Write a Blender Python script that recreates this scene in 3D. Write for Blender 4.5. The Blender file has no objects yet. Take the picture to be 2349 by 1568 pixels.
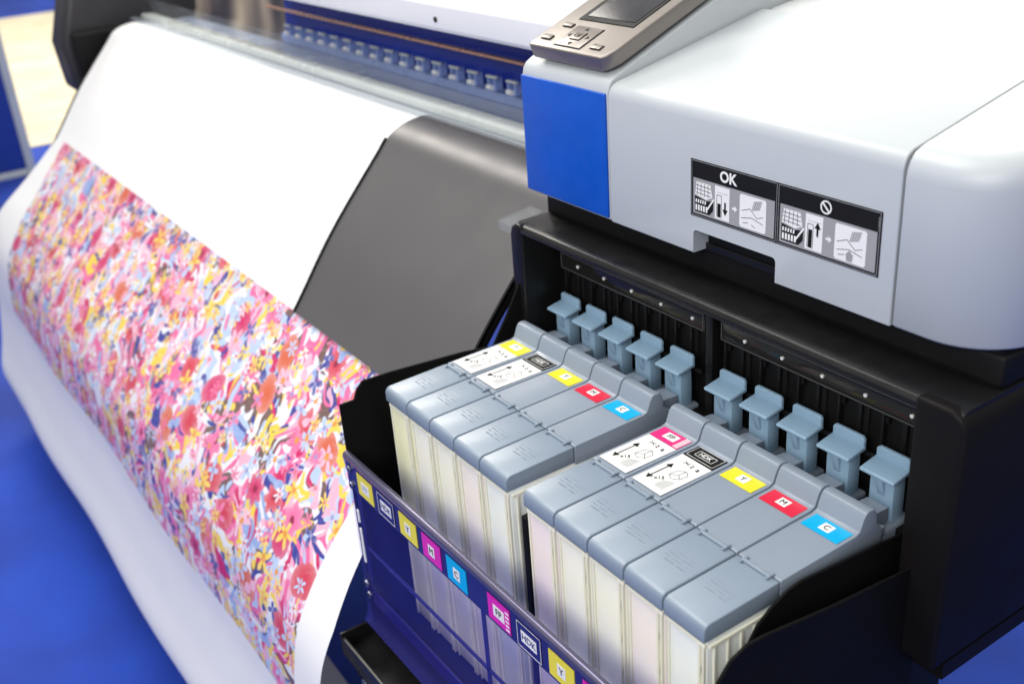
import bpy, bmesh, math, random
from mathutils import Vector, Matrix
random.seed(4)
scene=bpy.context.scene
COL=scene.collection
# ---------------------------------------------------------------- materials
def newmat(name):
    m=bpy.data.materials.new(name); m.use_nodes=True
    nt=m.node_tree; return m,nt,nt.nodes['Principled BSDF']
def mat(name,col,rough=.45,metal=0,var=.06,vs=9,bump=0,bs=300,coat=0,spec=.5,sub=0,rv=.08):
    m,nt,b=newmat(name)
    tc=nt.nodes.new('ShaderNodeTexCoord'); n=nt.nodes.new('ShaderNodeTexNoise')
    n.inputs['Scale'].default_value=vs; n.inputs['Detail'].default_value=5
    nt.links.new(tc.outputs['Object'],n.inputs['Vector'])
    mx=nt.nodes.new('ShaderNodeMix'); mx.data_type='RGBA'
    mx.inputs[6].default_value=(*[c*(1-var) for c in col],1)
    mx.inputs[7].default_value=(*[min(1,c*(1+var)) for c in col],1)
    nt.links.new(n.outputs['Fac'],mx.inputs[0]); nt.links.new(mx.outputs[2],b.inputs['Base Color'])
    mr=nt.nodes.new('ShaderNodeMapRange'); mr.inputs[1].default_value=.3; mr.inputs[2].default_value=.7
    mr.inputs[3].default_value=max(.02,rough-rv); mr.inputs[4].default_value=min(1,rough+rv)
    n2=nt.nodes.new('ShaderNodeTexNoise'); n2.inputs['Scale'].default_value=vs*4; n2.inputs['Detail'].default_value=6
    nt.links.new(tc.outputs['Object'],n2.inputs['Vector'])
    nt.links.new(n2.outputs['Fac'],mr.inputs[0]); nt.links.new(mr.outputs[0],b.inputs['Roughness'])
    b.inputs['Metallic'].default_value=metal
    b.inputs['Specular IOR Level'].default_value=spec
    b.inputs['Coat Weight'].default_value=coat
    if sub:
        b.inputs['Subsurface Weight'].default_value=sub; b.inputs['Subsurface Radius'].default_value=(.01,.008,.005)
        b.inputs['Subsurface Scale'].default_value=.5
    if bump:
        n3=nt.nodes.new('ShaderNodeTexNoise'); n3.inputs['Scale'].default_value=bs
        nt.links.new(tc.outputs['Object'],n3.inputs['Vector'])
        bp=nt.nodes.new('ShaderNodeBump'); bp.inputs['Strength'].default_value=bump; bp.inputs['Distance'].default_value=.0005
        nt.links.new(n3.outputs['Fac'],bp.inputs['Height']); nt.links.new(bp.outputs[0],b.inputs['Normal'])
    return m
def tinted(name,tcol,scol,fac,rough=.08):
    m,nt,b=newmat(name)
    b.inputs['Base Color'].default_value=(*scol,1); b.inputs['Roughness'].default_value=rough
    t=nt.nodes.new('ShaderNodeBsdfTransparent'); t.inputs[0].default_value=(*tcol,1)
    mx=nt.nodes.new('ShaderNodeMixShader')
    tc=nt.nodes.new('ShaderNodeTexCoord'); n=nt.nodes.new('ShaderNodeTexNoise'); n.inputs['Scale'].default_value=14
    nt.links.new(tc.outputs['Object'],n.inputs['Vector'])
    mr=nt.nodes.new('ShaderNodeMapRange'); mr.inputs[3].default_value=max(0,fac-.04); mr.inputs[4].default_value=fac+.04
    nt.links.new(n.outputs['Fac'],mr.inputs[0]); nt.links.new(mr.outputs[0],mx.inputs[0])
    nt.links.new(t.outputs[0],mx.inputs[1]); nt.links.new(b.outputs[0],mx.inputs[2])
    nt.links.new(mx.outputs[0],nt.nodes['Material Output'].inputs[0])
    return m

M_body=mat('body_grey_plastic',(.49,.525,.545),.38,var=.02,bump=.1,bs=900,rv=.03)
M_lid=mat('lid_white_plastic',(.58,.60,.60),.33,var=.02,bump=.1,bs=900,rv=.03)
M_white=mat('white_enamel',(.82,.83,.84),.3,var=.01,rv=.02)
M_blue=mat('blue_accent_plastic',(.002,.085,.50),.38,var=.22,vs=14,bump=.15,bs=600)
M_black=mat('black_plastic',(.008,.008,.008),.32,var=.2,bump=.2,bs=700,spec=.3)
M_blackm=mat('black_matt',(.005,.005,.005),.6,var=.2,spec=.2)
M_plateb=mat('black_sheet_metal',(.006,.006,.006),.6,var=.2,spec=.08)
M_side=mat('black_side',(.007,.006,.006),.5,var=.3,vs=5,spec=.12)
M_seam=mat('seam_dark',(.02,.025,.03),.6)
M_cap=mat('cap_bluegrey_plastic',(.235,.28,.345),.32,var=.04,vs=12,rv=.03)
M_cap2=mat('cap_bluegrey_lid',(.22,.275,.345),.34,var=.04,vs=12,rv=.03)
M_lever=mat('lever_blue_plastic',(.265,.40,.53),.3,var=.03,vs=12,rv=.02)
M_lab=mat('label_white',(.84,.84,.82),.4,var=.02)
M_lg=mat('label_grey',(.34,.34,.34),.4,var=.05)
M_ink=mat('print_black',(.011,.011,.011),.5,var=.1,spec=.15)
M_gtxt=mat('print_grey',(.35,.36,.37),.5)
M_line=mat('window_outline',(.10,.10,.10),.4)
M_yel=mat('label_yellow',(.86,.74,.03),.35,var=.03)
M_red=mat('label_red',(.72,.02,.06),.35,var=.03)
M_cyan=mat('label_cyan',(.0,.42,.78),.35,var=.03)
M_mag=mat('label_magenta',(.78,.03,.22),.35,var=.03)
M_magt=mat('tag_magenta',(.72,.02,.42),.35,var=.03)
M_navy=mat('holder_navy',(.020,.018,.13),.22,var=.3,vs=12)
M_rail=mat('rail_violet_grey',(.12,.11,.18),.25,metal=.5)
M_win=tinted('holder_violet_clear',(.94,.93,1.0),(.07,.07,.50),.13)
M_smoke=tinted('smoked_clear',(.3,.29,.28),(.03,.028,.025),.6,.1)
M_clear=tinted('clear_plastic',(.93,.95,.97),(.6,.65,.7),.22,.1)
M_clear2=tinted('clear_tab_plastic',(.97,.98,.98),(.7,.75,.8),.06,.05)
M_plate=mat('grey_metal_plate',(.155,.150,.152),.42,metal=.6,var=.05,vs=4,bump=.1,bs=500,rv=.04)
M_bronze=mat('bronze_console',(.235,.21,.19),.34,metal=.6,var=.06,vs=12,rv=.03)
M_steel=mat('steel_screw',(.45,.45,.5),.3,metal=1)
M_copper=mat('copper_rail',(.75,.42,.28),.3,metal=.7)
M_inner=mat('inner_blue',(.010,.03,.30),.2,var=.6,vs=3)
M_inner2=mat('inner_light',(.22,.30,.60),.3,var=.2,vs=3)
M_platen=mat('platen_grey',(.40,.46,.60),.22,var=.15,vs=5)
M_railg=mat('rail_grey',(.55,.59,.58),.22,var=.08)
M_end=mat('end_housing_dark',(.035,.033,.036),.4,spec=.35)
def screenmat():
    m,nt,b=newmat('display_glass')
    tc=nt.nodes.new('ShaderNodeTexCoord'); n=nt.nodes.new('ShaderNodeTexNoise'); n.inputs['Scale'].default_value=25
    nt.links.new(tc.outputs['Object'],n.inputs['Vector'])
    r=nt.nodes.new('ShaderNodeValToRGB'); r.color_ramp.elements[0].color=(.01,.01,.013,1); r.color_ramp.elements[1].color=(.06,.06,.07,1)
    nt.links.new(n.outputs['Fac'],r.inputs[0]); nt.links.new(r.outputs[0],b.inputs['Base Color'])
    b.inputs['Roughness'].default_value=.12; return m
M_screen=screenmat()
def streak():  # cream and brown reflections in the glass, painted as wall colour
    m,nt,b=newmat('painted_glass_reflections')
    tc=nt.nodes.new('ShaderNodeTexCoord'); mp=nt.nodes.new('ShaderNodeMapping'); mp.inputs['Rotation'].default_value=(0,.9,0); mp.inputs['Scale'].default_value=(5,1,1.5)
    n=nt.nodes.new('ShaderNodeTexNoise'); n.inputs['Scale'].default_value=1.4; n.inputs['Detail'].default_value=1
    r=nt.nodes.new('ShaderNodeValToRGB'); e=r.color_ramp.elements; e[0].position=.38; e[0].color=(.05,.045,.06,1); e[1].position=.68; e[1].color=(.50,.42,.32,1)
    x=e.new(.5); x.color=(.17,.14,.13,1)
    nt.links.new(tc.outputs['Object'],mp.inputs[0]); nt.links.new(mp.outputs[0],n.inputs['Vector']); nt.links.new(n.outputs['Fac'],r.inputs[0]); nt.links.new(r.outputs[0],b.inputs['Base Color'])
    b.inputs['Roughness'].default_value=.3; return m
M_reflections=streak()
def tank(name,c): return mat(name,c,.36,var=.05,vs=14,sub=.25)
TANK={'FY':tank('tank_yellowish',(.88,.87,.60)),'HDK':tank('tank_ivory',(.89,.88,.78)),'Y':tank('tank_ivory_b',(.89,.88,.76)),
 'M':tank('tank_rosy',(.89,.82,.76)),'C':tank('tank_pale',(.84,.87,.82)),'FP':tank('tank_pinkish',(.88,.78,.78))}
M_rib=mat('tank_rib_ivory',(.90,.88,.72),.42,var=.04)

# floral print
def floral():
    m,nt,b=newmat('floral_print'); L=nt.links
    def nd(t,**k):
        n=nt.nodes.new(t)
        for a,v in k.items(): setattr(n,a,v)
        return n
    def put(sock,v):
        if isinstance(v,(int,float)): sock.default_value=v
        elif isinstance(v,tuple): sock.default_value=v
        else: L.new(v,sock)
    def ma(op,a,c=0.,d=0.):
        n=nd('ShaderNodeMath',operation=op); put(n.inputs[0],a); put(n.inputs[1],c)
        if op in('MULTIPLY_ADD',): put(n.inputs[2],d)
        return n.outputs[0]
    def vm(op,a,c=(0,0,0)):
        n=nd('ShaderNodeVectorMath',operation=op); put(n.inputs[0],a); put(n.inputs[1],c); return n
    def mix(f,a,c):
        n=nd('ShaderNodeMix',data_type='RGBA'); put(n.inputs[0],f); put(n.inputs[6],a); put(n.inputs[7],c); return n.outputs[2]
    def ramp(f,cols):
        n=nd('ShaderNodeValToRGB'); cr=n.color_ramp; cr.interpolation='CONSTANT'
        while len(cr.elements)<len(cols): cr.elements.new(.5)
        for i,c in enumerate(cols):
            cr.elements[i].position=i/len(cols)
        for i,c in enumerate(cols): cr.elements[i].color=(*c,1)
        L.new(f,n.inputs[0]); return n.outputs[0]
    W=(.76,.76,.81);PB=(.27,.38,.66);PK=(.76,.15,.34);HP=(.58,.02,.13);RD=(.60,.045,.08);YL=(.82,.59,.07);NV=(.045,.055,.30);BR=(.17,.10,.09);LP=(.80,.42,.55);LB=(.44,.56,.78);OR=(.62,.12,.05);GR=(.44,.52,.44)
    uv=nd('ShaderNodeTexCoord').outputs['UV']
    def warp(src,sc,amt,det):
        nz=nd('ShaderNodeTexNoise'); nz.inputs['Scale'].default_value=sc; nz.inputs['Detail'].default_value=det; L.new(src,nz.inputs['Vector'])
        w=vm('SUBTRACT',nz.outputs['Color'],(.5,.5,.5)).outputs[0]
        w=vm('MULTIPLY',w,(amt,amt,0)).outputs[0]
        return vm('ADD',src,w).outputs[0]
    wuv=warp(uv,14,.10,1)
    suv=warp(uv,40,.010,1)
    nzs=nd('ShaderNodeTexNoise'); nzs.inputs['Scale'].default_value=150; nzs.inputs['Detail'].default_value=3; L.new(wuv,nzs.inputs['Vector'])
    def vor(vec,sc,seed,rnd=1.):
        v=vm('MULTIPLY',vec,sc).outputs[0]; v=vm('ADD',v,(seed,seed*1.7,0)).outputs[0]
        n=nd('ShaderNodeTexVoronoi',voronoi_dimensions='2D'); n.inputs['Scale'].default_value=1; n.inputs['Randomness'].default_value=rnd
        L.new(v,n.inputs['Vector']); s=nd('ShaderNodeSeparateColor'); L.new(n.outputs['Color'],s.inputs[0])
        return v,n,s
    v,n,s=vor(wuv,(30,19,1),3.1)
    col=ramp(s.outputs[0],[W,LP,PB,BR,PK,LB,LP,YL,LP,W,BR,PK])
    for sc,seed,th,cols in (((18,50,1),11.3,.38,[W,PK,NV,LP,HP,LB,YL,W]),((52,17,1),21.7,.36,[LP,HP,PK,NV,YL,PK,LB,W]),((24,74,1),5.9,.29,[W,LP,PK,YL,W,NV]),((84,24,1),9.9,.26,[W,LP,LB,YL,HP,W])):
        v,n,s=vor(wuv,sc,seed)
        f=nd('ShaderNodeMapRange'); L.new(n.outputs['Distance'],f.inputs[0]); f.inputs[1].default_value=th; f.inputs[2].default_value=th-.03
        ff=ma('MULTIPLY',f.outputs[0],ma('GREATER_THAN',s.outputs[1],.24))
        col=mix(ff,col,ramp(s.outputs[0],cols))
    def flowers(col,sc,seed,pet,R,pres,cols,cen=None,a=.62):
        v,n,s=vor(suv,(sc,sc,1),seed,.9)
        d=vm('SUBTRACT',v,n.outputs['Position']).outputs[0]
        sp=nd('ShaderNodeSeparateXYZ'); L.new(d,sp.inputs[0])
        ang=ma('ARCTAN2',sp.outputs[1],sp.outputs[0]); ang=ma('ADD',ang,ma('MULTIPLY',s.outputs[0],6.28))
        r=vm('LENGTH',d).outputs[1]
        pr=ma('MULTIPLY_ADD',ma('COSINE',ma('MULTIPLY',ang,float(pet))),R*(1-a),R*a)
        e=nd('ShaderNodeMapRange'); L.new(ma('SUBTRACT',pr,r),e.inputs[0]); e.inputs[1].default_value=0; e.inputs[2].default_value=.015
        f=ma('MULTIPLY',e.outputs[0],ma('LESS_THAN',s.outputs[1],pres))
        base=ramp(s.outputs[2],cols)
        sh=ma('MULTIPLY',ma('POWER',ma('DIVIDE',r,R),2.),.26)
        col=mix(f,col,mix(sh,base,(.84,.76,.8,1)))
        if cen:
            fc=ma('MULTIPLY',ma('LESS_THAN',r,R*.22),ma('LESS_THAN',s.outputs[1],pres)); col=mix(fc,col,(*cen,1))
        return col
    col=flowers(col,8.5,2.2,2,.26,.8,[RD,HP,RD,OR],None,.85)
    col=flowers(col,10.5,62.2,7,.26,.5,[HP,PK,RD,PK],(.30,.02,.06),.85)
    col=flowers(col,20,7.7,2,.40,.36,[PB,LB,NV,LP],None,.55)
    col=flowers(col,20,31.4,5,.43,.5,[YL,LP,W,YL,LB,PK],(.70,.3,.06))
    col=flowers(col,31,14.9,6,.42,.42,[LB,YL,LP,W,YL,PK],(.65,.15,.2))
    col=flowers(col,26,44.1,4,.42,.30,[LB,YL,PK,NV],(.3,.3,.55))
    st=nd('ShaderNodeMapRange'); L.new(nzs.outputs['Fac'],st.inputs[0]); st.inputs[1].default_value=.56; st.inputs[2].default_value=.78; st.inputs[3].default_value=0; st.inputs[4].default_value=.28
    col=mix(st.outputs[0],col,(.85,.78,.82,1))
    L.new(col,b.inputs['Base Color']); b.inputs['Roughness'].default_value=.4
    return m
M_print=floral()
M_paper=mat('paper_white',(.84,.84,.83),.5,var=.01)

# ---------------------------------------------------------------- mesh builder
WL={}
class MB:
    def __init__(s): s.v=[];s.f=[];s.m=[];s.mats=[];s.T=Matrix.Identity(4)
    def mi(s,m):
        if m not in s.mats: s.mats.append(m)
        return s.mats.index(m)
    def add(s,vs,fs,m):
        o=len(s.v); k=s.mi(m)
        s.v+= [s.T@Vector(v) for v in vs]
        for f in fs: s.f.append([i+o for i in f]); s.m.append(k)
        return s
    def bm(s,bm,m):
        bm.verts.ensure_lookup_table(); bm.verts.index_update()
        s.add([v.co.copy() for v in bm.verts],[[v.index for v in f.verts] for f in bm.faces],m); bm.free(); return s
    def prism(s,poly,a0,a1,axis,m,bev=0,seg=3):
        def P(p,a):
            return {'X':(a,p[0],p[1]),'Y':(p[0],a,p[1]),'Z':(p[0],p[1],a)}[axis]
        b=bmesh.new(); A=[b.verts.new(P(p,a0)) for p in poly]; B=[b.verts.new(P(p,a1)) for p in poly]; n=len(poly)
        b.faces.new(A); b.faces.new(B[::-1])
        for i in range(n): b.faces.new([A[i],B[i],B[(i+1)%n],A[(i+1)%n]])
        bmesh.ops.recalc_face_normals(b,faces=b.faces)
        if bev:
            ed=[e for e in b.edges if e.calc_face_angle(0)>.5]
            bmesh.ops.bevel(b,geom=ed,offset=bev,segments=seg,profile=.5,affect='EDGES',clamp_overlap=True)
        return s.bm(b,m)
    def box(s,x0,x1,y0,y1,z0,z1,m,bev=0,seg=3):
        return s.prism([(x0,y0),(x1,y0),(x1,y1),(x0,y1)],z0,z1,'Z',m,bev,seg)
    def cyl(s,c,r,h,axis,m,n=24,bev=0):
        p=[(r*math.cos(2*math.pi*i/n),r*math.sin(2*math.pi*i/n)) for i in range(n)]
        if axis=='X': q=[(c[1]+a,c[2]+b) for a,b in p]; k=c[0]
        if axis=='Y': q=[(c[0]+a,c[2]+b) for a,b in p]; k=c[1]
        if axis=='Z': q=[(c[0]+a,c[1]+b) for a,b in p]; k=c[2]
        return s.prism(q,k,k+h,axis,m,bev,2)
    def text(s,t,size,M,m,bold=0,h=.0001,align='CENTER'):
        cu=bpy.data.curves.new('t','FONT'); cu.body=t; cu.size=size; cu.align_x=align; cu.align_y='CENTER'; cu.offset=bold
        cu.extrude=h; cu.resolution_u=3
        o=bpy.data.objects.new('t',cu); COL.objects.link(o)
        me=bpy.data.meshes.new_from_object(o)
        s.add([M@v.co for v in me.vertices],[list(p.vertices) for p in me.polygons],m)
        bpy.data.objects.remove(o); bpy.data.meshes.remove(me); bpy.data.curves.remove(cu); return s
    def mesh(s,name,sharp=35):
        lo=Vector([min(v[i] for v in s.v) for i in range(3)]); hi=Vector([max(v[i] for v in s.v) for i in range(3)]); c=(lo+hi)/2
        me=bpy.data.meshes.new(name); me.from_pydata([v-c for v in s.v],[],s.f)
        for m in s.mats: me.materials.append(m)
        me.polygons.foreach_set('material_index',s.m)
        me.polygons.foreach_set('use_smooth',[True]*len(s.f)); me.update(); me.set_sharp_from_angle(angle=math.radians(sharp))
        return me,c
    def done(s,name,parent=None,label=None,cat=None,sharp=35,**k):
        me,c=s.mesh(name,sharp); return place(me,c,name,parent,label,cat,**k)
def place(me,c,name,parent=None,label=None,cat=None,**k):
    o=bpy.data.objects.new(name,me); COL.objects.link(o); WL[o.name]=c.copy()
    if parent: o.parent=parent; o.location=c-WL[parent.name]
    else: o.location=c
    if label:o['label']=label
    if cat:o['category']=cat
    for a,v in k.items(): o[a]=v
    return o
def empty(name,loc,label,cat,**k):
    o=bpy.data.objects.new(name,None); COL.objects.link(o); o.location=loc; o.empty_display_size=.05; WL[o.name]=Vector(loc)
    o['label']=label; o['category']=cat
    for a,v in k.items(): o[a]=v
    return o
def plane(o,ex,ey):
    ex=Vector(ex).normalized(); ey=Vector(ey).normalized(); ez=ex.cross(ey)
    M=Matrix((ex,ey,ez)).transposed().to_4x4(); M.translation=Vector(o); return M
def on_top(x,y,z): return plane((x,y,z),(1,0,0),(0,1,0))
def on_front(x,y,z): return plane((x,y,z),(1,0,0),(0,0,1))

FLOOR=-.85
# ================================================================ PRINTER
PR=empty('large_format_printer',(-.5,.5,FLOOR),'light grey fabric printer with blue panel and open ink bay','printer')
def hz(y): return .287+.205*(y-.226)
def cprof(zb=.151):
    return [(.216,zb),(.216,.273),(.2172,.279),(.2195,.283),(.2225,.2853),(.226,.287)]
b=MB(); b.prism([(.218,.151),(.218,.276),(.2195,.283),(.223,.288),(.23,.292),(.36,.345),(.62,.37),(.62,.151)],-.032,.1090,'X',M_body,.0018,3)
casing=b.done('control_side_casing',PR)
b=MB(); b.prism([(-.0315,.1535),(.1070,.1535),(.1070,.2765),(-.0315,.2765)],.2155,.2195,'Y',M_blue,.0012,3)
b.done('blue_accent_panel',PR,label='saturated blue rectangular front panel')
b=MB(); b.prism(cprof()+[(.418,hz(.418)),(.423,hz(.418)-.003),(.423,.151)],.1115,.4430,'X',M_body,.0014,3)
cover=b.done('front_cover',PR)
cb=MB(); cb.prism([(.2285,.14),(.327,.14),(.327,.1735),(.2285,.1735)],.19,.262,'Y',M_body,.004,4)
cme,cc=cb.mesh('cut'); cut=bpy.data.objects.new('cut',cme); COL.objects.link(cut); cut.location=cc
cover_loc=cover.location.copy()
cover.parent=None; cover.location=WL[cover.name]
md=cover.modifiers.new('b','BOOLEAN'); md.object=cut; md.solver='EXACT'
bpy.context.view_layer.update()
dg=bpy.context.evaluated_depsgraph_get(); nm=bpy.data.meshes.new_from_object(cover.evaluated_get(dg))
cover.modifiers.clear(); cover.data=nm; nm.set_sharp_from_angle(angle=math.radians(35))
cover.parent=PR; cover.location=cover_loc
bpy.data.objects.remove(cut)
b=MB(); b.box(.2300,.3255,.232,.262,.1515,.1715,M_blackm,.002)
b.box(.2300,.3255,.2295,.233,.150,.158,M_black,.001); b.done('grip_recess',cover)
b=MB(); b.prism([(.426,.2),(.426,hz(.418)-.004),(.432,hz(.418)-.001),(.60,.345),(.60,.2)],.112,.53,'X',M_lid,.002)
b.prism([(.602,.2),(.602,.352),(.9,.352),(.9,.2)],.0,.56,'X',M_end,.004); b.done('rear_deck',PR)
R=.058; X1=.533; Y0=.216; XS=.4458
out=[(XS,Y0)]+[(X1-R+R*math.sin(t),Y0+R-R*math.cos(t)) for t in [i*math.pi/2/14 for i in range(15)]]+[(X1,.35),(X1,.418),(X1,.6)]
nrm=[(0,-1)]+[(math.sin(t),-math.cos(t)) for t in [i*math.pi/2/14 for i in range(15)]]+[(1,0)]*3
prof=[(0,-.020),(.0008,-.014),(.003,-.008),(.007,-.003),(.013,-.0005),(.019,0)]
vs=[];fs=[];n=len(out)
def ring(fn):
    for (p,q) in zip(out,nrm): vs.append(fn(p,q))
ring(lambda p,q:(p[0]-q[0]*.003,p[1]-q[1]*.003,.151)); ring(lambda p,q:(p[0],p[1],.154))
for ins,dz in prof: ring(lambda p,q:(p[0]-q[0]*ins,p[1]-q[1]*ins,.001+hz(max(p[1]-q[1]*ins,.226))+dz))
ring(lambda p,q:(XS,max(p[1]-q[1]*.019,Y0+.019),.001+hz(max(p[1]-q[1]*.019,.226))))
nr=len(prof)+3
for r in range(nr-1):
    for i in range(n-1):
        fs.append([r*n+i,r*n+i+1,(r+1)*n+i+1,(r+1)*n+i])
vs.append((XS,.6,.151)); fs.append(([i for i in range(n)]+[len(vs)-1])[::-1])
b=MB(); b.add(vs,fs,M_body); b.done('end_cap',PR,label='light grey end cap with large rounded corner',sharp=50)
def seamstrip(x0,x1):
    b=MB(); b.prism([(.2215,.153),(.2215,.275),(.2235,.281),(.228,.2845),(.42,hz(.42)-.003),(.42,.153)],x0,x1,'X',M_seam); b.done('cover_seam',PR)
seamstrip(.1091,.1114); seamstrip(.4431,.4457)
# instruction sticker
b=MB(); sx,sz,sy=.2255,.187,.2156
def F(x0,x1,z0,z1,m,l): 
    y=sy-.00015*l; b.add([(sx+x0,y,sz+z0),(sx+x1,y,sz+z0),(sx+x1,y,sz+z1),(sx+x0,y,sz+z1)],[[0,1,2,3]],m)
def PL(pts,m,l): y=sy-.00015*l; b.add([(sx+p[0],y,sz+p[1]) for p in pts],[list(range(len(pts)))],m)
def LN(p,q,w,m,l):
    d=Vector((q[0]-p[0],q[1]-p[1])).normalized(); nn=Vector((-d.y,d.x))*w/2
    PL([(p[0]+nn.x,p[1]+nn.y),(p[0]-nn.x,p[1]-nn.y),(q[0]-nn.x,q[1]-nn.y),(q[0]+nn.x,q[1]+nn.y)],m,l)
F(0,.204,0,.052,M_ink,0)
for k,ox in enumerate((0,.1015)):
    F(ox+.0012,ox+.1010,.0010,.0014,M_gtxt,1);F(ox+.0012,ox+.1010,.0506,.0510,M_gtxt,1);F(ox+.0012,ox+.0016,.001,.051,M_gtxt,1);F(ox+.1006,ox+.1010,.001,.051,M_gtxt,1)
    F(ox+.0035,ox+.0990,.0030,.0355,M_lg,1)
    PL([(ox+.0060,.0205),(ox+.0075,.0325),(ox+.0250,.0325),(ox+.0275,.0215),(ox+.0200,.0180)],M_lab,2)
    for i in range(4): LN((ox+.0095+.0042*i,.0320),(ox+.0085+.0046*i,.0205),.0005,M_ink,3)
    for i in range(3): LN((ox+.0072,.0295-.0034*i),(ox+.0258,.0290-.0036*i),.0005,M_ink,3)
    PL([(ox+.0055,.0050),(ox+.0240,.0050),(ox+.0285,.0100),(ox+.0285,.0185),(ox+.0200,.0170),(ox+.0055,.0195)],M_ink,2)
    for i in range(5): PL([(ox+.0066+.0032*i,.0065),(ox+.0087+.0032*i,.0065),(ox+.0087+.0032*i,.0118),(ox+.0066+.0032*i,.0118)],M_lab,3)
    for i in range(5): PL([(ox+.0066+.0028*i,.0135),(ox+.0082+.0028*i,.0135),(ox+.0086+.0028*i,.0168),(ox+.0070+.0028*i,.0168)],M_lab,3)
    PL([(ox+.0200,.0090),(ox+.0215,.0085),(ox+.0300,.0200),(ox+.0290,.0215)],M_lab,4)
    F(ox+.0305,ox+.0480,.0045,.0340,M_lab,2); 
    LN((ox+.0330,.0060),(ox+.0330,.0260),.0005,M_ink,3); LN((ox+.0385,.0060),(ox+.0385,.0260),.0005,M_ink,3); LN((ox+.0330,.0260),(ox+.0385,.0260),.0005,M_ink,3)
    F(ox+.0338,ox+.0377,.0062,.0185 if k==0 else .0215,M_ink,3); LN((ox+.0335,.0285),(ox+.0460,.0285),.0004,M_gtxt,3)
    ax=ox+.0430
    if k==0: F(ax-.001,ax+.001,.014,.021,M_ink,3); PL([(ax,.009),(ax+.0032,.0145),(ax-.0032,.0145)],M_ink,3)
    else: F(ax-.001,ax+.001,.017,.024,M_ink,3); PL([(ax-.0032,.0235),(ax+.0032,.0235),(ax,.029)],M_ink,3)
    PL([(ox+.0512,.0170),(ox+.0540,.0170),(ox+.0540,.0150),(ox+.0572,.018),(ox+.0540,.0210),(ox+.0540,.0190),(ox+.0512,.0190)],M_lab,2)
    PL([(ox+.0600,.0060),(ox+.0615,.0045),(ox+.0885,.0045),(ox+.0900,.0060),(ox+.0900,.0320),(ox+.0885,.0335),(ox+.0615,.0335),(ox+.0600,.0320)],M_lab,2)
    PL([(ox+.0740,.0215),(ox+.0830,.0240),(ox+.0855,.0320),(ox+.0765,.0300)],M_lg,3)
    for i in range(4): LN((ox+.0755+.0022*i,.0225+.0006*i),(ox+.0780+.0022*i,.0298+.0005*i),.0004,M_lab,4)
    for p,q in (((.0625,.0190),(.0720,.0225)),((.0720,.0225),(.0800,.0160)),((.0625,.0125),(.0740,.0150)),((.0740,.0150),(.0870,.0120)),((.0640,.0085),(.0700,.0100)),((.0800,.0160),(.0870,.0185)),((.0740,.0090),(.0780,.0070))):
        LN((ox+p[0],p[1]),(ox+q[0],q[1]),.0005,M_ink,3)
    if k==1: PL([(ox+.0725,.0055),(ox+.0775,.0055),(ox+.0785,.0110),(ox+.0750,.0145),(ox+.0715,.0110)],M_lg,4)
b.text('OK',.0132,on_front(sx+.046,sy-.0004,sz+.0429),M_lab,bold=.0004)
cx,cz=sx+.1015+.050,sz+.0431
ri,ro=.0042,.0056; vv=[];ff=[]
for i in range(32):
    a=2*math.pi*i/32; vv+=[(cx+ri*math.cos(a),sy-.0004,cz+ri*math.sin(a)),(cx+ro*math.cos(a),sy-.0004,cz+ro*math.sin(a))]
    j=(i+1)%32; ff.append([2*i,2*i+1,2*j+1,2*j])
b.add(vv,ff,M_lab); b.add([(cx-.0037,sy-.0005,cz+.0025),(cx-.0026,sy-.0005,cz+.0037),(cx+.0037,sy-.0005,cz-.0025),(cx+.0026,sy-.0005,cz-.0037)],[[0,1,2,3]],M_lab)
b.text('11122000 JF',.0022,plane((sx+.2018,sy-.0004,sz+.042),(0,0,1),(-1,0,0)),M_lg)
b.done('instruction_sticker',PR,label='black instruction sticker with OK and prohibition pictograms')
# control panel
th=math.atan(.4)
TM=Matrix.Translation((-.019,.223,.2945))@Matrix.Rotation(th,4,'X')
b=MB(); b.T=TM
b.prism([(.004,0),(.116,0),(.122,.006),(.126,.016),(.126,.17),(0,.17),(0,.012),(.001,.003)],0,.0155,'Z',M_bronze,.0035,4)
cp=b.done('control_panel',PR,label='bronze grey control panel with small dark screen')
b=MB(); b.T=TM
b.prism([(.026,.052),(.111,.052),(.111,.165),(.026,.165)],.0152,.0163,'Z',M_ink,.0003,1)
b.prism([(.034,.059),(.106,.059),(.106,.16),(.034,.16)],.0155,.0167,'Z',M_screen); b.done('display_screen',cp)
def btn(x,y,w,h,name='button'):
    b=MB(); b.T=TM; b.prism([(x-w/2,y-h/2),(x+w/2,y-h/2),(x+w/2,y+h/2),(x-w/2,y+h/2)],.0150,.0162,'Z',M_ink,.0004,1)
    b.prism([(x-w/2+.0006,y-h/2+.0006),(x+w/2-.0006,y-h/2+.0006),(x+w/2-.0006,y+h/2-.0006),(x-w/2+.0006,y+h/2-.0006)],.0155,.0172,'Z',M_bronze,.0005,2)
    b.done(name,cp)
btn(.024,.040,.015,.007); btn(.017,.016,.015,.008); btn(.099,.014,.015,.008)
b=MB(); b.T=TM
b.prism([(.038,.006),(.080,.006),(.080,.042),(.038,.042)],.0150,.0160,'Z',M_ink,.0004,1)
b.prism([(.0388,.0068),(.0792,.0068),(.0792,.0412),(.0388,.0412)],.0152,.0168,'Z',M_bronze,.0006,2)
b.prism([(.051,.017),(.067,.017),(.067,.031),(.051,.031)],.0160,.0172,'Z',M_ink,.0005,1)
b.prism([(.0520,.018),(.066,.018),(.066,.030),(.0520,.030)],.0165,.0180,'Z',M_bronze,.0006,2)
b.text('OK',.0072,on_top(.059,.0235,.0182),M_ink,bold=.0001)
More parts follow.
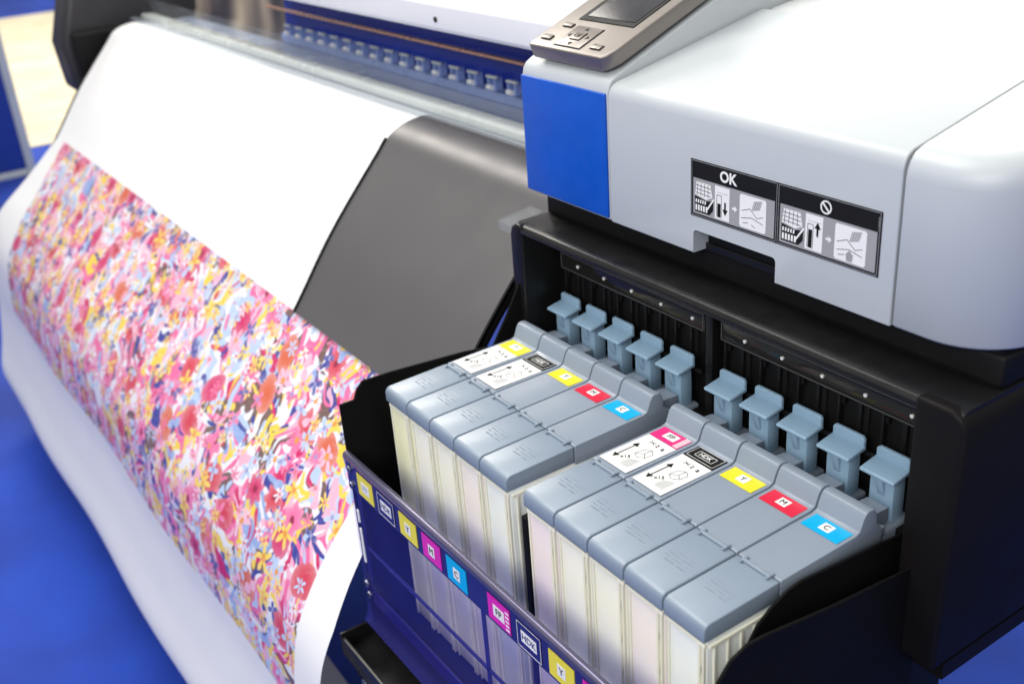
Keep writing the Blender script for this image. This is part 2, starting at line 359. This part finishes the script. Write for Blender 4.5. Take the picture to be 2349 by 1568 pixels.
for (x,y,a) in ((.059,.0365,0),(.059,.0115,math.pi),(.0445,.024,math.pi/2),(.0735,.024,-math.pi/2)):
    pts=[(0,.0026),(-.003,-.0018),(.003,-.0018)]
    b.add([(x+p[0]*math.cos(a)-p[1]*math.sin(a),y+p[0]*math.sin(a)+p[1]*math.cos(a),.0172) for p in pts],[[0,1,2]],M_ink)
b.done('navigation_pad',cp)

# ink bay frame -------------------------------------------------------------
b=MB()
b.prism([(.19,.112),(.190,.1155),(.193,.1195),(.199,.1215),(.30,.122),(.30,.112)],-.028,.528,'X',M_black,.0008,2)
b.prism([(-.034,-.13),(-.034,.108),(-.031,.117),(-.022,.1215),(-.014,.1215),(-.012,.11),(-.012,-.13)],.1895,.30,'Y',M_black,.003,3)
b.prism([(.490,-.11),(.490,.1215),(.520,.1215),(.529,.118),(.534,.108),(.531,-.11)],.1885,.60,'Y',M_side,.004,4)
b.box(-.030,.522,.24,.60,.116,.150,M_blackm)
b.prism([(.238,.148),(.236,.124),(.244,.1218),(.6,.1218),(.6,.148)],-.026,.526,'X',M_blackm,.003)
b.prism([(.205,-.112),(.205,-.128),(.6,-.128),(.6,-.112)],-.012,.53,'X',M_side)
bay=b.done('ink_bay_frame',PR,label='glossy black ink bay frame')
b=MB(); b.box(-.012,.490,.244,.250,-.11,.112,M_blackm)
for g0 in (0,.249):
    for i in range(11):
        x=g0+i*.0225; b.box(x-.0012,x+.0012,.2375,.244,-.01,.066,M_black,.0004,1)
        if i%2==1: b.box(x-.006,x+.006,.2415,.244,-.01,.062,M_ink)
        else: b.box(x-.0045,x+.0045,.2395,.244,.052,.064,M_side,.0008,1)
b.box(.2315,.2405,.229,.244,-.10,.110,M_black,.0015)
b.box(-.012,.490,.215,.244,-.112,-.02,M_blackm)
b.done('bay_back_wall',bay)
for g0 in (0,.249):
    b=MB(); b.box(g0-.002,g0+.227,.2330,.2365,.064,.085,M_smoke,.001,2)
    for a in ((g0,g0+.225,.0826,.0832),(g0,g0+.225,.0658,.0664),(g0,g0+.0006,.066,.083),(g0+.2244,g0+.225,.066,.083)): b.box(a[0],a[1],.2322,.2329,a[2],a[3],M_line)
    for i in range(5): b.cyl((g0+.0225+i*.045+.008,.2314,.0745),.0017,.0018,'Y',M_lab,12)
    b.done('indicator_window',bay)
    b=MB(); b.box(g0-.006,g0+.230,.2320,.2355,.0855,.1105,M_smoke,.0005,1)
    b.box(g0-.006,g0+.230,.2314,.2319,.0855,.0862,M_line)
    b.done('smoked_strip',bay)
xs=[i*.045 for i in range(5)]+[.249+i*.045 for i in range(5)]
b=MB(); c=.0215; dy=.0105; dz=-.001
def q(p): return [(a+dy,z+dz) for a,z in p]
b.prism(q([(.1960,.0245),(.1955,.0262),(.1962,.0278),(.2180,.0318),(.2185,.0280)]),c-.0168,c+.0168,'X',M_lever,.0011,3)
b.prism([(c-.0163,.0285),(c+.0163,.0285),(c+.0163,.0375),(c+.0138,.0400),(c-.0138,.0400),(c-.0163,.0375)],.2255,.2295,'Y',M_lever,.0012,3)
b.prism(q([(.2050,-.034),(.2040,.006),(.2040,.0270),(.2180,.0290),(.2190,.006),(.2190,-.034)]),c-.0118,c+.0118,'X',M_lever,.0012,2)
b.prism(q([(.2045,.004),(.1995,.019),(.2005,.0260),(.2140,.0275),(.2140,.004)]),c-.0035,c+.0035,'X',M_lever,.0006,2)
b.box(c-.0225,c+.0225,.2312,.2330,.020,.0245,M_black,.0004,1)
lme,lc=b.mesh('lever')
for x in xs: place(lme,lc+Vector((x,0,random.uniform(-.0008,.0008))),'release_lever',bay)
for x in xs:
    b=MB(); b.box(x+.005,x+.038,.200,.236,-.040,-.016,M_cap,.003,3); b.box(x+.0135,x+.0295,.19,.213,-.018,-.0065,M_cap,.002,2); 
    b.done('cartridge_socket',bay)

# cartridge holder ----------------------------------------------------------
b=MB(); b.prism([(-.043,-.016),(-.026,-.016),(-.022,-.006),(-.014,.002),(.02,.001),(.11,-.006),(.148,-.012),(.168,.018),(.188,.052),(.205,.06),(.205,-.3),(-.043,-.3)],-.0235,-.0205,'X',M_plateb,.0006,1)
b.prism([(.205,-.028),(.10,-.016),(.03,-.005),(.012,-.004),(-.004,-.010),(-.018,-.026),(-.036,-.062),(-.043,-.10),(-.043,-.3),(.205,-.3)],.4995,.5025,'X',M_plateb,.0008,1)
b.prism([(.205,-.013),(.150,-.007),(.090,-.001),(.075,-.003),(.058,-.010),(.044,-.020),(.033,-.036),(.026,-.060),(.024,-.3),(.205,-.3)],.4785,.4810,'X',M_plateb,.0005,1)  # black sheet shaped to the shadow curve beside the end tank
b.box(.2375,.2450,.004,.19,-.299,-.035,M_blackm,.001,1)  # black slab added to darken the gap between the two groups
b.prism([(-.043,-.3),(.205,-.3),(.205,-.305),(-.043,-.305)],-.0235,.5025,'X',M_blackm)
holder=b.done('cartridge_holder',PR,label='black cartridge holder tray with side plates')
b=MB(); b.prism([(-.0485,-.0775),(-.0485,-.0715),(-.046,-.0695),(-.042,-.0695),(-.041,-.072),(-.041,-.0775)],-.021,.5,'X',M_rail,.0008,2); b.done('top_rail',holder)
b=MB(); b.box(-.021,.5,-.0462,-.0430,-.113,-.0778,M_navy); b.done('tag_strip',holder)
b=MB()
b.prism([(-.0462,-.1132),(-.0462,-.262),(-.0470,-.275),(-.0500,-.285),(-.0540,-.290),(-.0520,-.292),(-.0475,-.288),(-.0440,-.276),(-.0430,-.262),(-.0430,-.1132)],-.021,.5,'X',M_win); b.done('clear_front_panel',holder,label='violet tinted transparent front panel')
b=MB()
for z,h in ((-.192,.0020),(-.262,.010)): b.box(-.020,.499,-.0405,-.038,z-h,z+h,M_navy,.0006,1)
for x in [-.018]+[.228,.476]: b.box(x,x+.004,-.0405,-.038,-.255,-.118,M_navy)
b.done('inner_lattice',holder)
for (x,z) in ((-.0125,-.088),(-.0125,-.108),(-.0125,-.238),(-.010,-.252)):
    b=MB(); b.cyl((x,-.0485,z),.0042,.0026,'Y',M_steel,16,.0004); b.cyl((x,-.0490,z),.0016,.0010,'Y',M_blackm,6)
    b.done('panel_screw',holder)
for z0,z1 in ((-.152,-.136),(-.205,-.160)):
    b=MB(); b.box(-.0085,-.0045,-.0478,-.0463,z0,z1,M_lab,.0004,1)
    b.done('panel_slot',holder)
names=['FY','HDK','Y','M','C','FP','HDK','Y','M','C']
tagc={'FY':M_yel,'HDK':M_navy,'Y':M_yel,'M':M_magt,'C':M_cyan,'FP':M_magt}
for x,nm in zip(xs,names):
    b=MB(); z0=-.1095; z1=-.0835; y=-.0464
    b.box(x+.0045,x+.0385,y-.0006,y,z0,z1,tagc[nm])
    y-=.0007
    if nm in('HDK',):
        for a in ((x+.0045,x+.0385,z0,z0+.0005),(x+.0045,x+.0385,z1-.0005,z1),(x+.0045,x+.0050,z0,z1),(x+.0380,x+.0385,z0,z1)):
            b.box(a[0],a[1],y-.0002,y,a[2],a[3],M_lab)
        b.prism([(x+.0105,-.1025),(x+.0325,-.1025),(x+.0325,-.0905),(x+.0105,-.0905)],y-.0002,y,'Y',M_lab)
        b.text(nm,.0095,on_front(x+.0215,y-.0004,-.0966),M_navy)
    else:
        w=.0085 if len(nm)>1 else .0055
        b.prism([(x+.0215-w,-.1025),(x+.0215+w,-.1025),(x+.0215+w,-.0905),(x+.0215-w,-.0905)],y-.0002,y,'Y',M_lab)
        b.text(nm,.0098,on_front(x+.0215,y-.0004,-.0966),M_ink if nm!='FY' else M_gtxt)
        if nm=='FP':
            for i in range(5): b.box(x+.032,x+.0375,y-.0002,y,-.107+.0045*i,-.1052+.0045*i,M_lab)
    b.done('colour_tag',holder)
b=MB(); b.prism([(-.085,-.300),(-.085,-.325),(.02,-.325),(.02,-.309),(-.004,-.307),(-.078,-.318),(-.080,-.300)],-.024,.5,'X',M_black,.0012,2)
b.box(-.0245,-.021,-.085,.02,-.325,-.296,M_black,.001,1)
b.done('drip_tray',PR)
b=MB(); b.box(-.0,.02,-.05,.0,-.85,-.326,M_steel,.004); b.box(.30,.35,.1,.5,-.85,-.3,M_blackm,.004); b.box(-.02,.03,-.075,-.01,-.36,-.327,M_blackm,.006)
b.cyl((.01,-.079,-.35),.006,.004,'Y',M_steel,16,.0005)
b.box(-.06,.36,.1,.5,FLOOR,FLOOR+.06,M_blackm,.01)
b.done('stand_leg',PR)
b=MB(); b.prism([(.192,.114),(.232,.118),(.236,.122),(.192,.116)],-.060,-.0342,'X',M_clear2,.0006,1)
b.prism([(.192,.114),(.1935,.114),(.1935,.106),(.192,.106)],-.059,-.0342,'X',M_clear2,.0003,1); b.done('clear_tab',PR)

# ---------------------------------------------------------------- paper path
def cr(P,k=8):
    out=[]
    for i in range(len(P)-1):
        p0=P[max(i-1,0)];p1=P[i];p2=P[i+1];p3=P[min(i+2,len(P)-1)]
        for j in range(k):
            t=j/k
            out.append(tuple(.5*((2*p1[a])+(-p0[a]+p2[a])*t+(2*p0[a]-5*p1[a]+4*p2[a]-p3[a])*t*t+(-p0[a]+3*p1[a]-3*p2[a]+p3[a])*t**3) for a in (0,1)))
    out.append(P[-1]); return out
mid=[(.386,.126),(.344,.137),(.308,.140),(.269,.1285),(.241,.100),(.158,.008),(.084,-.090),
 (.005,-.185),(-.062,-.2635),(-.107,-.342),(-.123,-.4315),(-.129,-.510),(-.146,-.5995),(-.168,-.689),(-.151,-.734),(-.084,-.756),(.05,-.734)]
K=8; pm=cr(mid,K); NP=len(pm)
XL,XR,PL_,PR_=-1.815,-.072,-1.755,-.112
xsn=[XL]+[PL_+ (PR_-PL_)*i/60 for i in range(61)]+[XR]
vs=[];uvs=[]
arc=[0]
for i in range(1,NP): arc.append(arc[-1]+math.dist(pm[i],pm[i-1]))
for x in xsn:
    for j in range(NP):
        y,z=pm[j]; xx=x
        if j>6*K: 
            a=min(1,(j-6*K)/20); y+=a*.0035*math.sin(x*9+j*.05)
            if x==XR: xx=XR+.034*a
            if x==XL: xx=XL-.16*a
        vs.append((xx,y,z)); uvs.append((x,arc[j]))
fs=[];mi=[]
j0,j1=6*K,int(10.4*K)
for i in range(len(xsn)-1):
    for j in range(NP-1):
        fs.append([i*NP+j,i*NP+j+1,(i+1)*NP+j+1,(i+1)*NP+j]); mi.append(1 if (j0<=j<j1 and 0<i<len(xsn)-2) else 0)
c=Vector((-.9,0,-.3)); me=bpy.data.meshes.new('paper'); me.from_pydata([Vector(v)-c for v in vs],[],fs)
me.materials.append(M_paper); me.materials.append(M_print); me.polygons.foreach_set('material_index',mi); me.polygons.foreach_set('use_smooth',[True]*len(fs))
ul=me.uv_layers.new(name='UVMap')
for l in me.loops: ul.data[l.index].uv=uvs[l.vertex_index]
me.update()
place(me,c,'printed_paper',None,'wide white paper with multicoloured floral print draped over printer','paper')
def strip(name,prof,x0,x1,off,th,m,parent,**k):
    n=len(prof);o=[];q=[]
    for i,p in enumerate(prof):
        a=prof[max(i-1,0)];d=prof[min(i+1,n-1)]; ty,tz=d[0]-a[0],d[1]-a[1]; L=math.hypot(ty,tz)
        ny,nz=(tz/L,-ty/L)
        o.append((p[0]+ny*(off+th),p[1]+nz*(off+th))); q.append((p[0]+ny*off,p[1]+nz*off))
    b=MB(); b.prism(o+q[::-1],x0,x1,'X',m); return b.done(name,parent,**k)
strip('output_guide_plate',pm[2*K-4:6*K+1],-.434,-.0365,.0025,.003,M_plate,PR,label='grey curved metal guide plate over paper')
strip('guide_edge_shadow',pm[3*K+3:6*K+1],-.4385,-.4342,.0015,.006,M_blackm,PR)  # black strip stands in for the curl shadow along the plate edge
strip('paper_support',pm[K:6*K],-1.81,-.0365,-.010,.005,M_side,PR)
strip('support_end',pm[K:7*K+4],-1.850,-1.818,-.010,.005,M_side,PR)
b=MB(); b.prism([(.344,.140),(.344,.151),(.350,.154),(.374,.152),(.377,.140)],-1.84,-.036,'X',M_railg,.002); b.done('edge_rail',PR)
b=MB(); b.prism([(.316,.1445),(.318,.1485),(.332,.1495),(.337,.145)],-1.84,-.036,'X',M_clear,.001); b.done('clear_rail',PR)
b=MB(); b.prism([(.374,.154),(.376,.154),(.372,.185),(.370,.185)],-1.84,-.036,'X',M_clear2); b.done('clear_cover',PR)
b=MB(); b.box(-1.84,-.036,.378,.467,.106,.130,M_platen,.002); b.done('platen',PR)
b=MB(); b.prism([(.468,.120),(.482,.150),(.50,.45),(.52,.45),(.52,.120)],-1.285,-.034,'X',M_inner)
b.prism([(.469,.130),(.469,.144),(.476,.150),(.478,.130)],-1.285,-.034,'X',M_inner2); b.done('inner_wall',PR)
b=MB(); b.prism([(.468,.120),(.482,.150),(.50,.36),(.52,.36),(.52,.120)],-1.84,-1.287,'X',M_reflections)
b.done('inner_wall_far',PR,label='inner wall with painted cream and brown glass reflections')
b=MB(); b.prism([(.444,.2024),(.444,.207),(.451,.207),(.451,.2024)],-1.285,-.034,'X',M_copper,.001); b.done('carriage_rail',PR)
for i in range(22):  # small holders built in place of the pinch rollers' reflections
    x=-.08-i*.053
    b=MB(); b.box(x-.012,x-.008,.446,.460,.155,.174,M_inner2,.001,1); b.box(x+.006,x+.010,.446,.460,.155,.174,M_inner2,.001,1); b.box(x-.012,x+.014,.444,.450,.173,.177,M_railg,.001,1)
    b.cyl((x-.007,.444,.160),.004,.013,'X',M_white,12); b.done('roller_reflection',PR)
b=MB(); b.prism([(.330,.265),(.327,.270),(.327,.299),(.332,.308),(.344,.312),(.72,.386),(.72,.366),(.375,.288),(.364,.265)],-1.25,-.034,'X',M_white,.0015,3)
lid=b.done('top_lid',PR,label='glossy white top lid')
for x in (-.39,-.76):
    b=MB(); b.cyl((x,.3255,.281),.0038,.002,'Y',M_ink,16)
    b.done('lid_fastener',lid)
b=MB(); b.prism([(.17,-.02),(.16,.10),(.20,.22),(.3,.26),(.7,.28),(.7,-.02)],-2.02,-1.90,'X',M_end,.02,4); b.box(-1.90,-1.855,.18,.30,.0,.13,M_blackm,.01); b.done('end_housing',PR,label='dark grey end housing')
b=MB(); b.box(-1.9,-.05,.44,.9,-.20,.10,M_end,.01); b.done('lower_body',PR)

# ================================================================ cartridges
W=.0432
b=MB()
cap=[(.0765,-.020),(.0765,-.0010),(.0775,0.0),(.158,.0012),(.163,.003),(.167,.0135),(.1695,.0172),(.1735,.0185),(.1790,.0175),(.1825,.012),(.1840,.000),(.190,-.004),(.190,-.020)]
b.prism(cap,0,W,'X',M_cap,.0010,3)
b.prism([(.186,-.018),(.186,-.001),(.190,.0005),(.212,-.001),(.212,-.018)],.011,W-.011,'X',M_cap,.0012,2)
b.box(.004,W-.004,.1905,.2,-.02,-.010,M_cap,.001,2)
cme1,cc1=b.mesh('cap')
b=MB()
b.prism([(.0,-.0175),(.0002,-.007),(.0018,-.0035),(.0055,-.0018),(.068,-.0003),(.0755,-.0003),(.0755,-.0175)],0,W,'X',M_cap2,.0011,3)
for i in range(4):
    yy=.030+.0042*i
    for k in range(9):
        if (i*3+k)%5: b.box(.0085+k*.0028,.0107+k*.0028,yy,yy+.0014,-.0018,-.0010+(.00015 if i>1 else 0),M_cap)
lme1,lc1=b.mesh('frontlid')
b=MB()
b.prism([(.0715,.0002),(.0725,.0022),(.0750,.0022),(.0765,.0006)],.007,.036,'X',M_cap2,.0006,2)
b.box(.007,.0095,.0695,.0785,-.0002,.0018,M_cap2,.0005,1); b.box(.0335,.036,.0695,.0785,-.0002,.0018,M_cap2,.0005,1)
hme,hc=b.mesh('clip')
def tankmesh(m):
    b=MB(); z0,z1=-.296,-.0178
    b.box(.0012,W-.0012,.0045,.186,z0,z1,m,.0015,2)
    b.box(.0345,.0368,.0018,.0046,z0,z1-.004,M_rib,.0005,1); b.box(.0390,.0410,.0018,.0046,z0,z1-.004,M_rib,.0005,1)
    b.box(.0012,.0030,.0028,.0046,z0,z1-.004,M_rib,.0005,1)
    for k in range(8): b.box(.0374,.0384,.0036,.0047,-.05-k*.034,-.044-k*.034,M_ink)
    b.box(.0012,.0415,.0022,.0046,z1-.0065,z1-.003,M_rib,.0005,1)
    for k in range(13): b.box(W-.0014,W+.0004,.010+k*.0134,.0125+k*.0134,z0,z1-.006,M_rib,.0004,1)
    b.box(W-.0014,W+.0005,.006,.184,z1-.0075,z1-.0045,M_rib,.0004,1)
    return b.mesh('tank')
tcache={k:tankmesh(v) for k,v in TANK.items()}
top={'FY':M_yel,'HDK':M_ink,'Y':M_yel,'M':M_red,'C':M_cyan,'FP':M_mag}
desc={'FY':'yellow FY label','HDK':'black HDK label','Y':'yellow Y label','M':'red M label','C':'cyan C label','FP':'pink FP label'}
def slab(b,x0,x1,y0,y1,z,m): b.box(x0,x1,y0,y1,z-.0003,z,m)
def seg(b,p,q,w,z,m):
    d=Vector((q[0]-p[0],q[1]-p[1])).normalized(); n=Vector((-d.y,d.x))*w/2
    b.add([(p[0]+n.x,p[1]+n.y,z),(p[0]-n.x,p[1]-n.y,z),(q[0]-n.x,q[1]-n.y,z),(q[0]+n.x,q[1]+n.y,z)],[[0,1,2,3]],m)
for x,nm in zip(xs,names):
    o=Vector((x,0,random.uniform(-.0003,.0003)))
    E=empty('ink_cartridge',(x+W/2,.095,-.296),'ivory ink cartridge with grey cap and '+desc[nm],'ink cartridge',group='ink cartridges in the printer bay')
    place(cme1,cc1+o,'cap',E); place(lme1,lc1+o,'front_lid',E); place(hme,hc+o,'hinge_clip',E)
    tm,tc_=tcache[nm]; place(tm,tc_+o,'ink_tank',E)
    zt=.0016+o.z; y0,y1=.1400,.1605
    b=MB(); slab(b,x+.004,x+W-.003,y0,y1,zt,top[nm])
    zz=zt+.0003
    if nm=='HDK':
        for a in ((.006,W-.005,y0+.0018,y0+.0021),(.006,W-.005,y1-.0021,y1-.0018),(.006,.0063,y0+.0018,y1-.0018),(W-.0053,W-.005,y0+.0018,y1-.0018)): slab(b,x+a[0],x+a[1],a[2],a[3],zz,M_lab)
        for a in ((.0115,W-.0105,y0+.006,y0+.0064),(.0115,W-.0105,y1-.0064,y1-.006),(.0115,.0119,y0+.006,y1-.006),(W-.0109,W-.0105,y0+.006,y1-.006)): slab(b,x+a[0],x+a[1],a[2],a[3],zz,M_lab)
        b.text(nm,.0068,on_top(x+.0219,.1500,zz+.0001),M_lab,bold=.0001)
    else:
        w=.0075 if len(nm)>1 else .0052
        b.prism([(x+.0219-w,.1455),(x+.0219+w,.1455),(x+.0219+w,.1553),(x+.0219-w,.1553)],zz-.0003,zz,'Z',M_lab,.0001,1)
        b.text(nm,.0078,on_top(x+.0219,.1501,zz+.0002),M_ink if nm!='FY' else M_gtxt)
        if nm=='FP':
            for i in range(8): slab(b,x+.0335+.0,x+.0395,y0+.0012+.0023*i,y0+.0024+.0023*i,zz,M_lab)
    b.done('colour_label',E)
    if nm in('FY','HDK','FP'):
        b=MB(); slab(b,x+.004,x+W-.003,.0815,.1395,zt-.0002,M_lab); z=zt+.0001
        seg(b,(x+.011,.095),(x+.011,.118),.0011,z,M_ink)
        b.add([(x+.011,.0905,z),(x+.0145,.0965,z),(x+.0075,.0965,z)],[[0,1,2]],M_ink); b.add([(x+.011,.1225,z),(x+.0075,.1165,z),(x+.0145,.1165,z)],[[0,1,2]],M_ink)
        b.text('x15',.0062,plane((x+.0195,.0985,z),(.75,.66,0),(-.66,.75,0)),M_ink)
        hexp=[(.021,.108),(.027,.105),(.033,.109),(.034,.118),(.028,.122),(.022,.117)]
        for i in range(6): seg(b,(x+hexp[i][0],hexp[i][1]),(x+hexp[(i+1)%6][0],hexp[(i+1)%6][1]),.0004,z,M_ink)
        seg(b,(x+.0275,.1135),(x+.021,.108),.0004,z,M_ink); seg(b,(x+.0275,.1135),(x+.033,.109),.0004,z,M_ink); seg(b,(x+.0275,.1135),(x+.028,.122),.0004,z,M_ink)
        for i in range(9): seg(b,(x+.0245+.0012*i,.0875),(x+.0245+.0012*i,.0990+.0006*i),.00035,z,M_gtxt)
        b.text('a',.008,on_top(x+.033,.1305,z),M_ink); b.text('2',.006,on_top(x+.0255,.1305,z),M_ink)
        seg(b,(x+.015,.130),(x+.022,.133),.0006,z,M_ink); seg(b,(x+.015,.1335),(x+.022,.1295),.0006,z,M_ink)
        b.done('instruction_label',E)

# ================================================================ surroundings
def floormat(name,c1,c2,sc,rough=.8,bump=.4):
    m,nt,b=newmat(name)
    tc=nt.nodes.new('ShaderNodeTexCoord'); n=nt.nodes.new('ShaderNodeTexNoise'); n.inputs['Scale'].default_value=sc; n.inputs['Detail'].default_value=8
    nt.links.new(tc.outputs['Object'],n.inputs['Vector']); r=nt.nodes.new('ShaderNodeValToRGB')
    r.color_ramp.elements[0].position=.35; r.color_ramp.elements[1].position=.65
    r.color_ramp.elements[0].color=(*c1,1); r.color_ramp.elements[1].color=(*c2,1)
    nt.links.new(n.outputs['Fac'],r.inputs[0]); nt.links.new(r.outputs[0],b.inputs['Base Color']); b.inputs['Roughness'].default_value=rough
    n2=nt.nodes.new('ShaderNodeTexNoise'); n2.inputs['Scale'].default_value=400; nt.links.new(tc.outputs['Object'],n2.inputs['Vector'])
    bp=nt.nodes.new('ShaderNodeBump'); bp.inputs['Strength'].default_value=bump; bp.inputs['Distance'].default_value=.003
    nt.links.new(n2.outputs['Fac'],bp.inputs['Height']); nt.links.new(bp.outputs[0],b.inputs['Normal']); return m
M_carpet=floormat('blue_carpet',(.003,.030,.28),(.007,.058,.46),2.5)
M_beige=floormat('beige_floor',(.72,.62,.42),(.84,.76,.56),3,.5,.1)
b=MB(); b.add([(-40,-25,FLOOR),(25,-25,FLOOR),(25,40,FLOOR),(-40,40,FLOOR)],[[0,1,2,3]],M_carpet); b.done('floor',None,'bright blue carpeted hall floor','floor',kind='structure')
b=MB(); b.add([(-10.5,-25,FLOOR+.004),(-5.1,-25,FLOOR+.004),(-5.1,40,FLOOR+.004),(-10.5,40,FLOOR+.004)],[[0,1,2,3]],M_beige); b.done('aisle_floor',None,'beige aisle strip on blue hall floor','floor',kind='structure')
M_stand=mat('display_blue',(.02,.05,.3),.4); 
S=empty('display_board',(-4.57,0,FLOOR),'low blue display board with grey frame on carpet','display board')
b=MB(); b.box(-4.60,-4.56,-.8,.42,FLOOR+.03,.04,M_stand,.004); b.done('board',S)
b=MB(); b.box(-4.605,-4.555,.42,.46,FLOOR,.06,M_railg,.006); b.box(-4.605,-4.555,-.8,.42,.04,.06,M_railg,.004); b.box(-4.605,-4.555,-.8,.42,FLOOR,FLOOR+.03,M_railg,.004); b.done('board_frame',S)

# ================================================================ camera
f=2483.
right=Vector((.5640,.8229,-.0689)); down=Vector((.3240,-.2973,-.898))
right.normalize(); down=(down-right*down.dot(right)).normalized(); fwd=right.cross(down)
if fwd.dot(Vector((-.7595,.4844,-.4342)))<0: fwd=-fwd
cam=bpy.data.cameras.new('Camera'); co=bpy.data.objects.new('Camera',cam); COL.objects.link(co)
Rm=Matrix((right,-down,-fwd)).transposed().to_4x4(); Rm.translation=Vector((.9074,-.4184,.516)); co.matrix_world=Rm
cam.sensor_width=36; cam.lens=36*f/2349; cam.clip_start=.02; cam.clip_end=200
cam.dof.use_dof=True; cam.dof.focus_distance=.96; cam.dof.aperture_fstop=6.0
scene.camera=co
# ================================================================ light
w=bpy.data.worlds.new('World'); scene.world=w; w.use_nodes=True
nt=w.node_tree; bg=nt.nodes['Background']
tc=nt.nodes.new('ShaderNodeTexCoord'); sp=nt.nodes.new('ShaderNodeSeparateXYZ'); nt.links.new(tc.outputs['Generated'],sp.inputs[0])
mr=nt.nodes.new('ShaderNodeMapRange'); mr.inputs[1].default_value=-1; mr.inputs[2].default_value=1; nt.links.new(sp.outputs[2],mr.inputs[0])
r=nt.nodes.new('ShaderNodeValToRGB'); e=r.color_ramp.elements
e[0].position=0; e[0].color=(.10,.10,.11,1); e[1].position=1; e[1].color=(1,.98,.95,1)
for p,cc_ in ((.48,(.22,.22,.23,1)),(.56,(.44,.44,.44,1)),(.68,(.82,.82,.81,1))):
    x=e.new(p); x.color=cc_
nt.links.new(mr.outputs[0],r.inputs[0])
mp=nt.nodes.new('ShaderNodeMapping'); mp.inputs['Scale'].default_value=(1,1,0); nt.links.new(tc.outputs['Generated'],mp.inputs[0])
wv=nt.nodes.new('ShaderNodeTexWave'); wv.inputs['Scale'].default_value=1.6; wv.inputs['Distortion'].default_value=1.5; nt.links.new(mp.outputs[0],wv.inputs['Vector'])
m1=nt.nodes.new('ShaderNodeMapRange'); m1.inputs[1].default_value=.55; m1.inputs[2].default_value=.75; m1.inputs[3].default_value=.58; m1.inputs[4].default_value=2.1; nt.links.new(wv.outputs['Fac'],m1.inputs[0])
up=nt.nodes.new('ShaderNodeMapRange'); up.inputs[1].default_value=.1; up.inputs[2].default_value=.35; nt.links.new(sp.outputs[2],up.inputs[0])
mm=nt.nodes.new('ShaderNodeMix'); mm.data_type='FLOAT'; mm.inputs[2].default_value=1.; nt.links.new(up.outputs[0],mm.inputs[0]); nt.links.new(m1.outputs[0],mm.inputs[3])
ms=nt.nodes.new('ShaderNodeMath'); ms.operation='MULTIPLY'; ms.inputs[1].default_value=.62; nt.links.new(mm.outputs[0],ms.inputs[0])
nt.links.new(r.outputs[0],bg.inputs[0]); nt.links.new(ms.outputs[0],bg.inputs[1])
def area(name,loc,tgt,size,e,col):
    l=bpy.data.lights.new(name,'AREA'); l.shape='RECTANGLE'; l.size=size[0]; l.size_y=size[1]; l.energy=e; l.color=col
    o=bpy.data.objects.new(name,l); COL.objects.link(o); o.location=loc
    o.rotation_euler=(Vector(tgt)-Vector(loc)).to_track_quat('-Z','Y').to_euler()
area('hall_lamp',(-.9,-.3,2.4),(-.5,.1,0),(2.0,1.1),54,(1,.975,.94))
area('rear_gloss_light',(-1.2,2.4,2.0),(0,.1,.1),(2.0,.7),30,(1,.97,.93))  # unseen light added behind for gloss on the cartridge tops
area('front_fill_light',(1.4,-2.2,1.5),(.2,.1,0),(1.8,1.2),54,(1,.995,.975))  # camera-side fill, added to soften and brighten the fronts
area('far_floor_fill',(-7,1.5,4),(-7,1.5,-.8),(4,2),380,(1,.95,.86))  # extra light added to brighten the beige aisle floor
scene.view_settings.view_transform='Standard'; scene.view_settings.look='None'; scene.view_settings.exposure=0
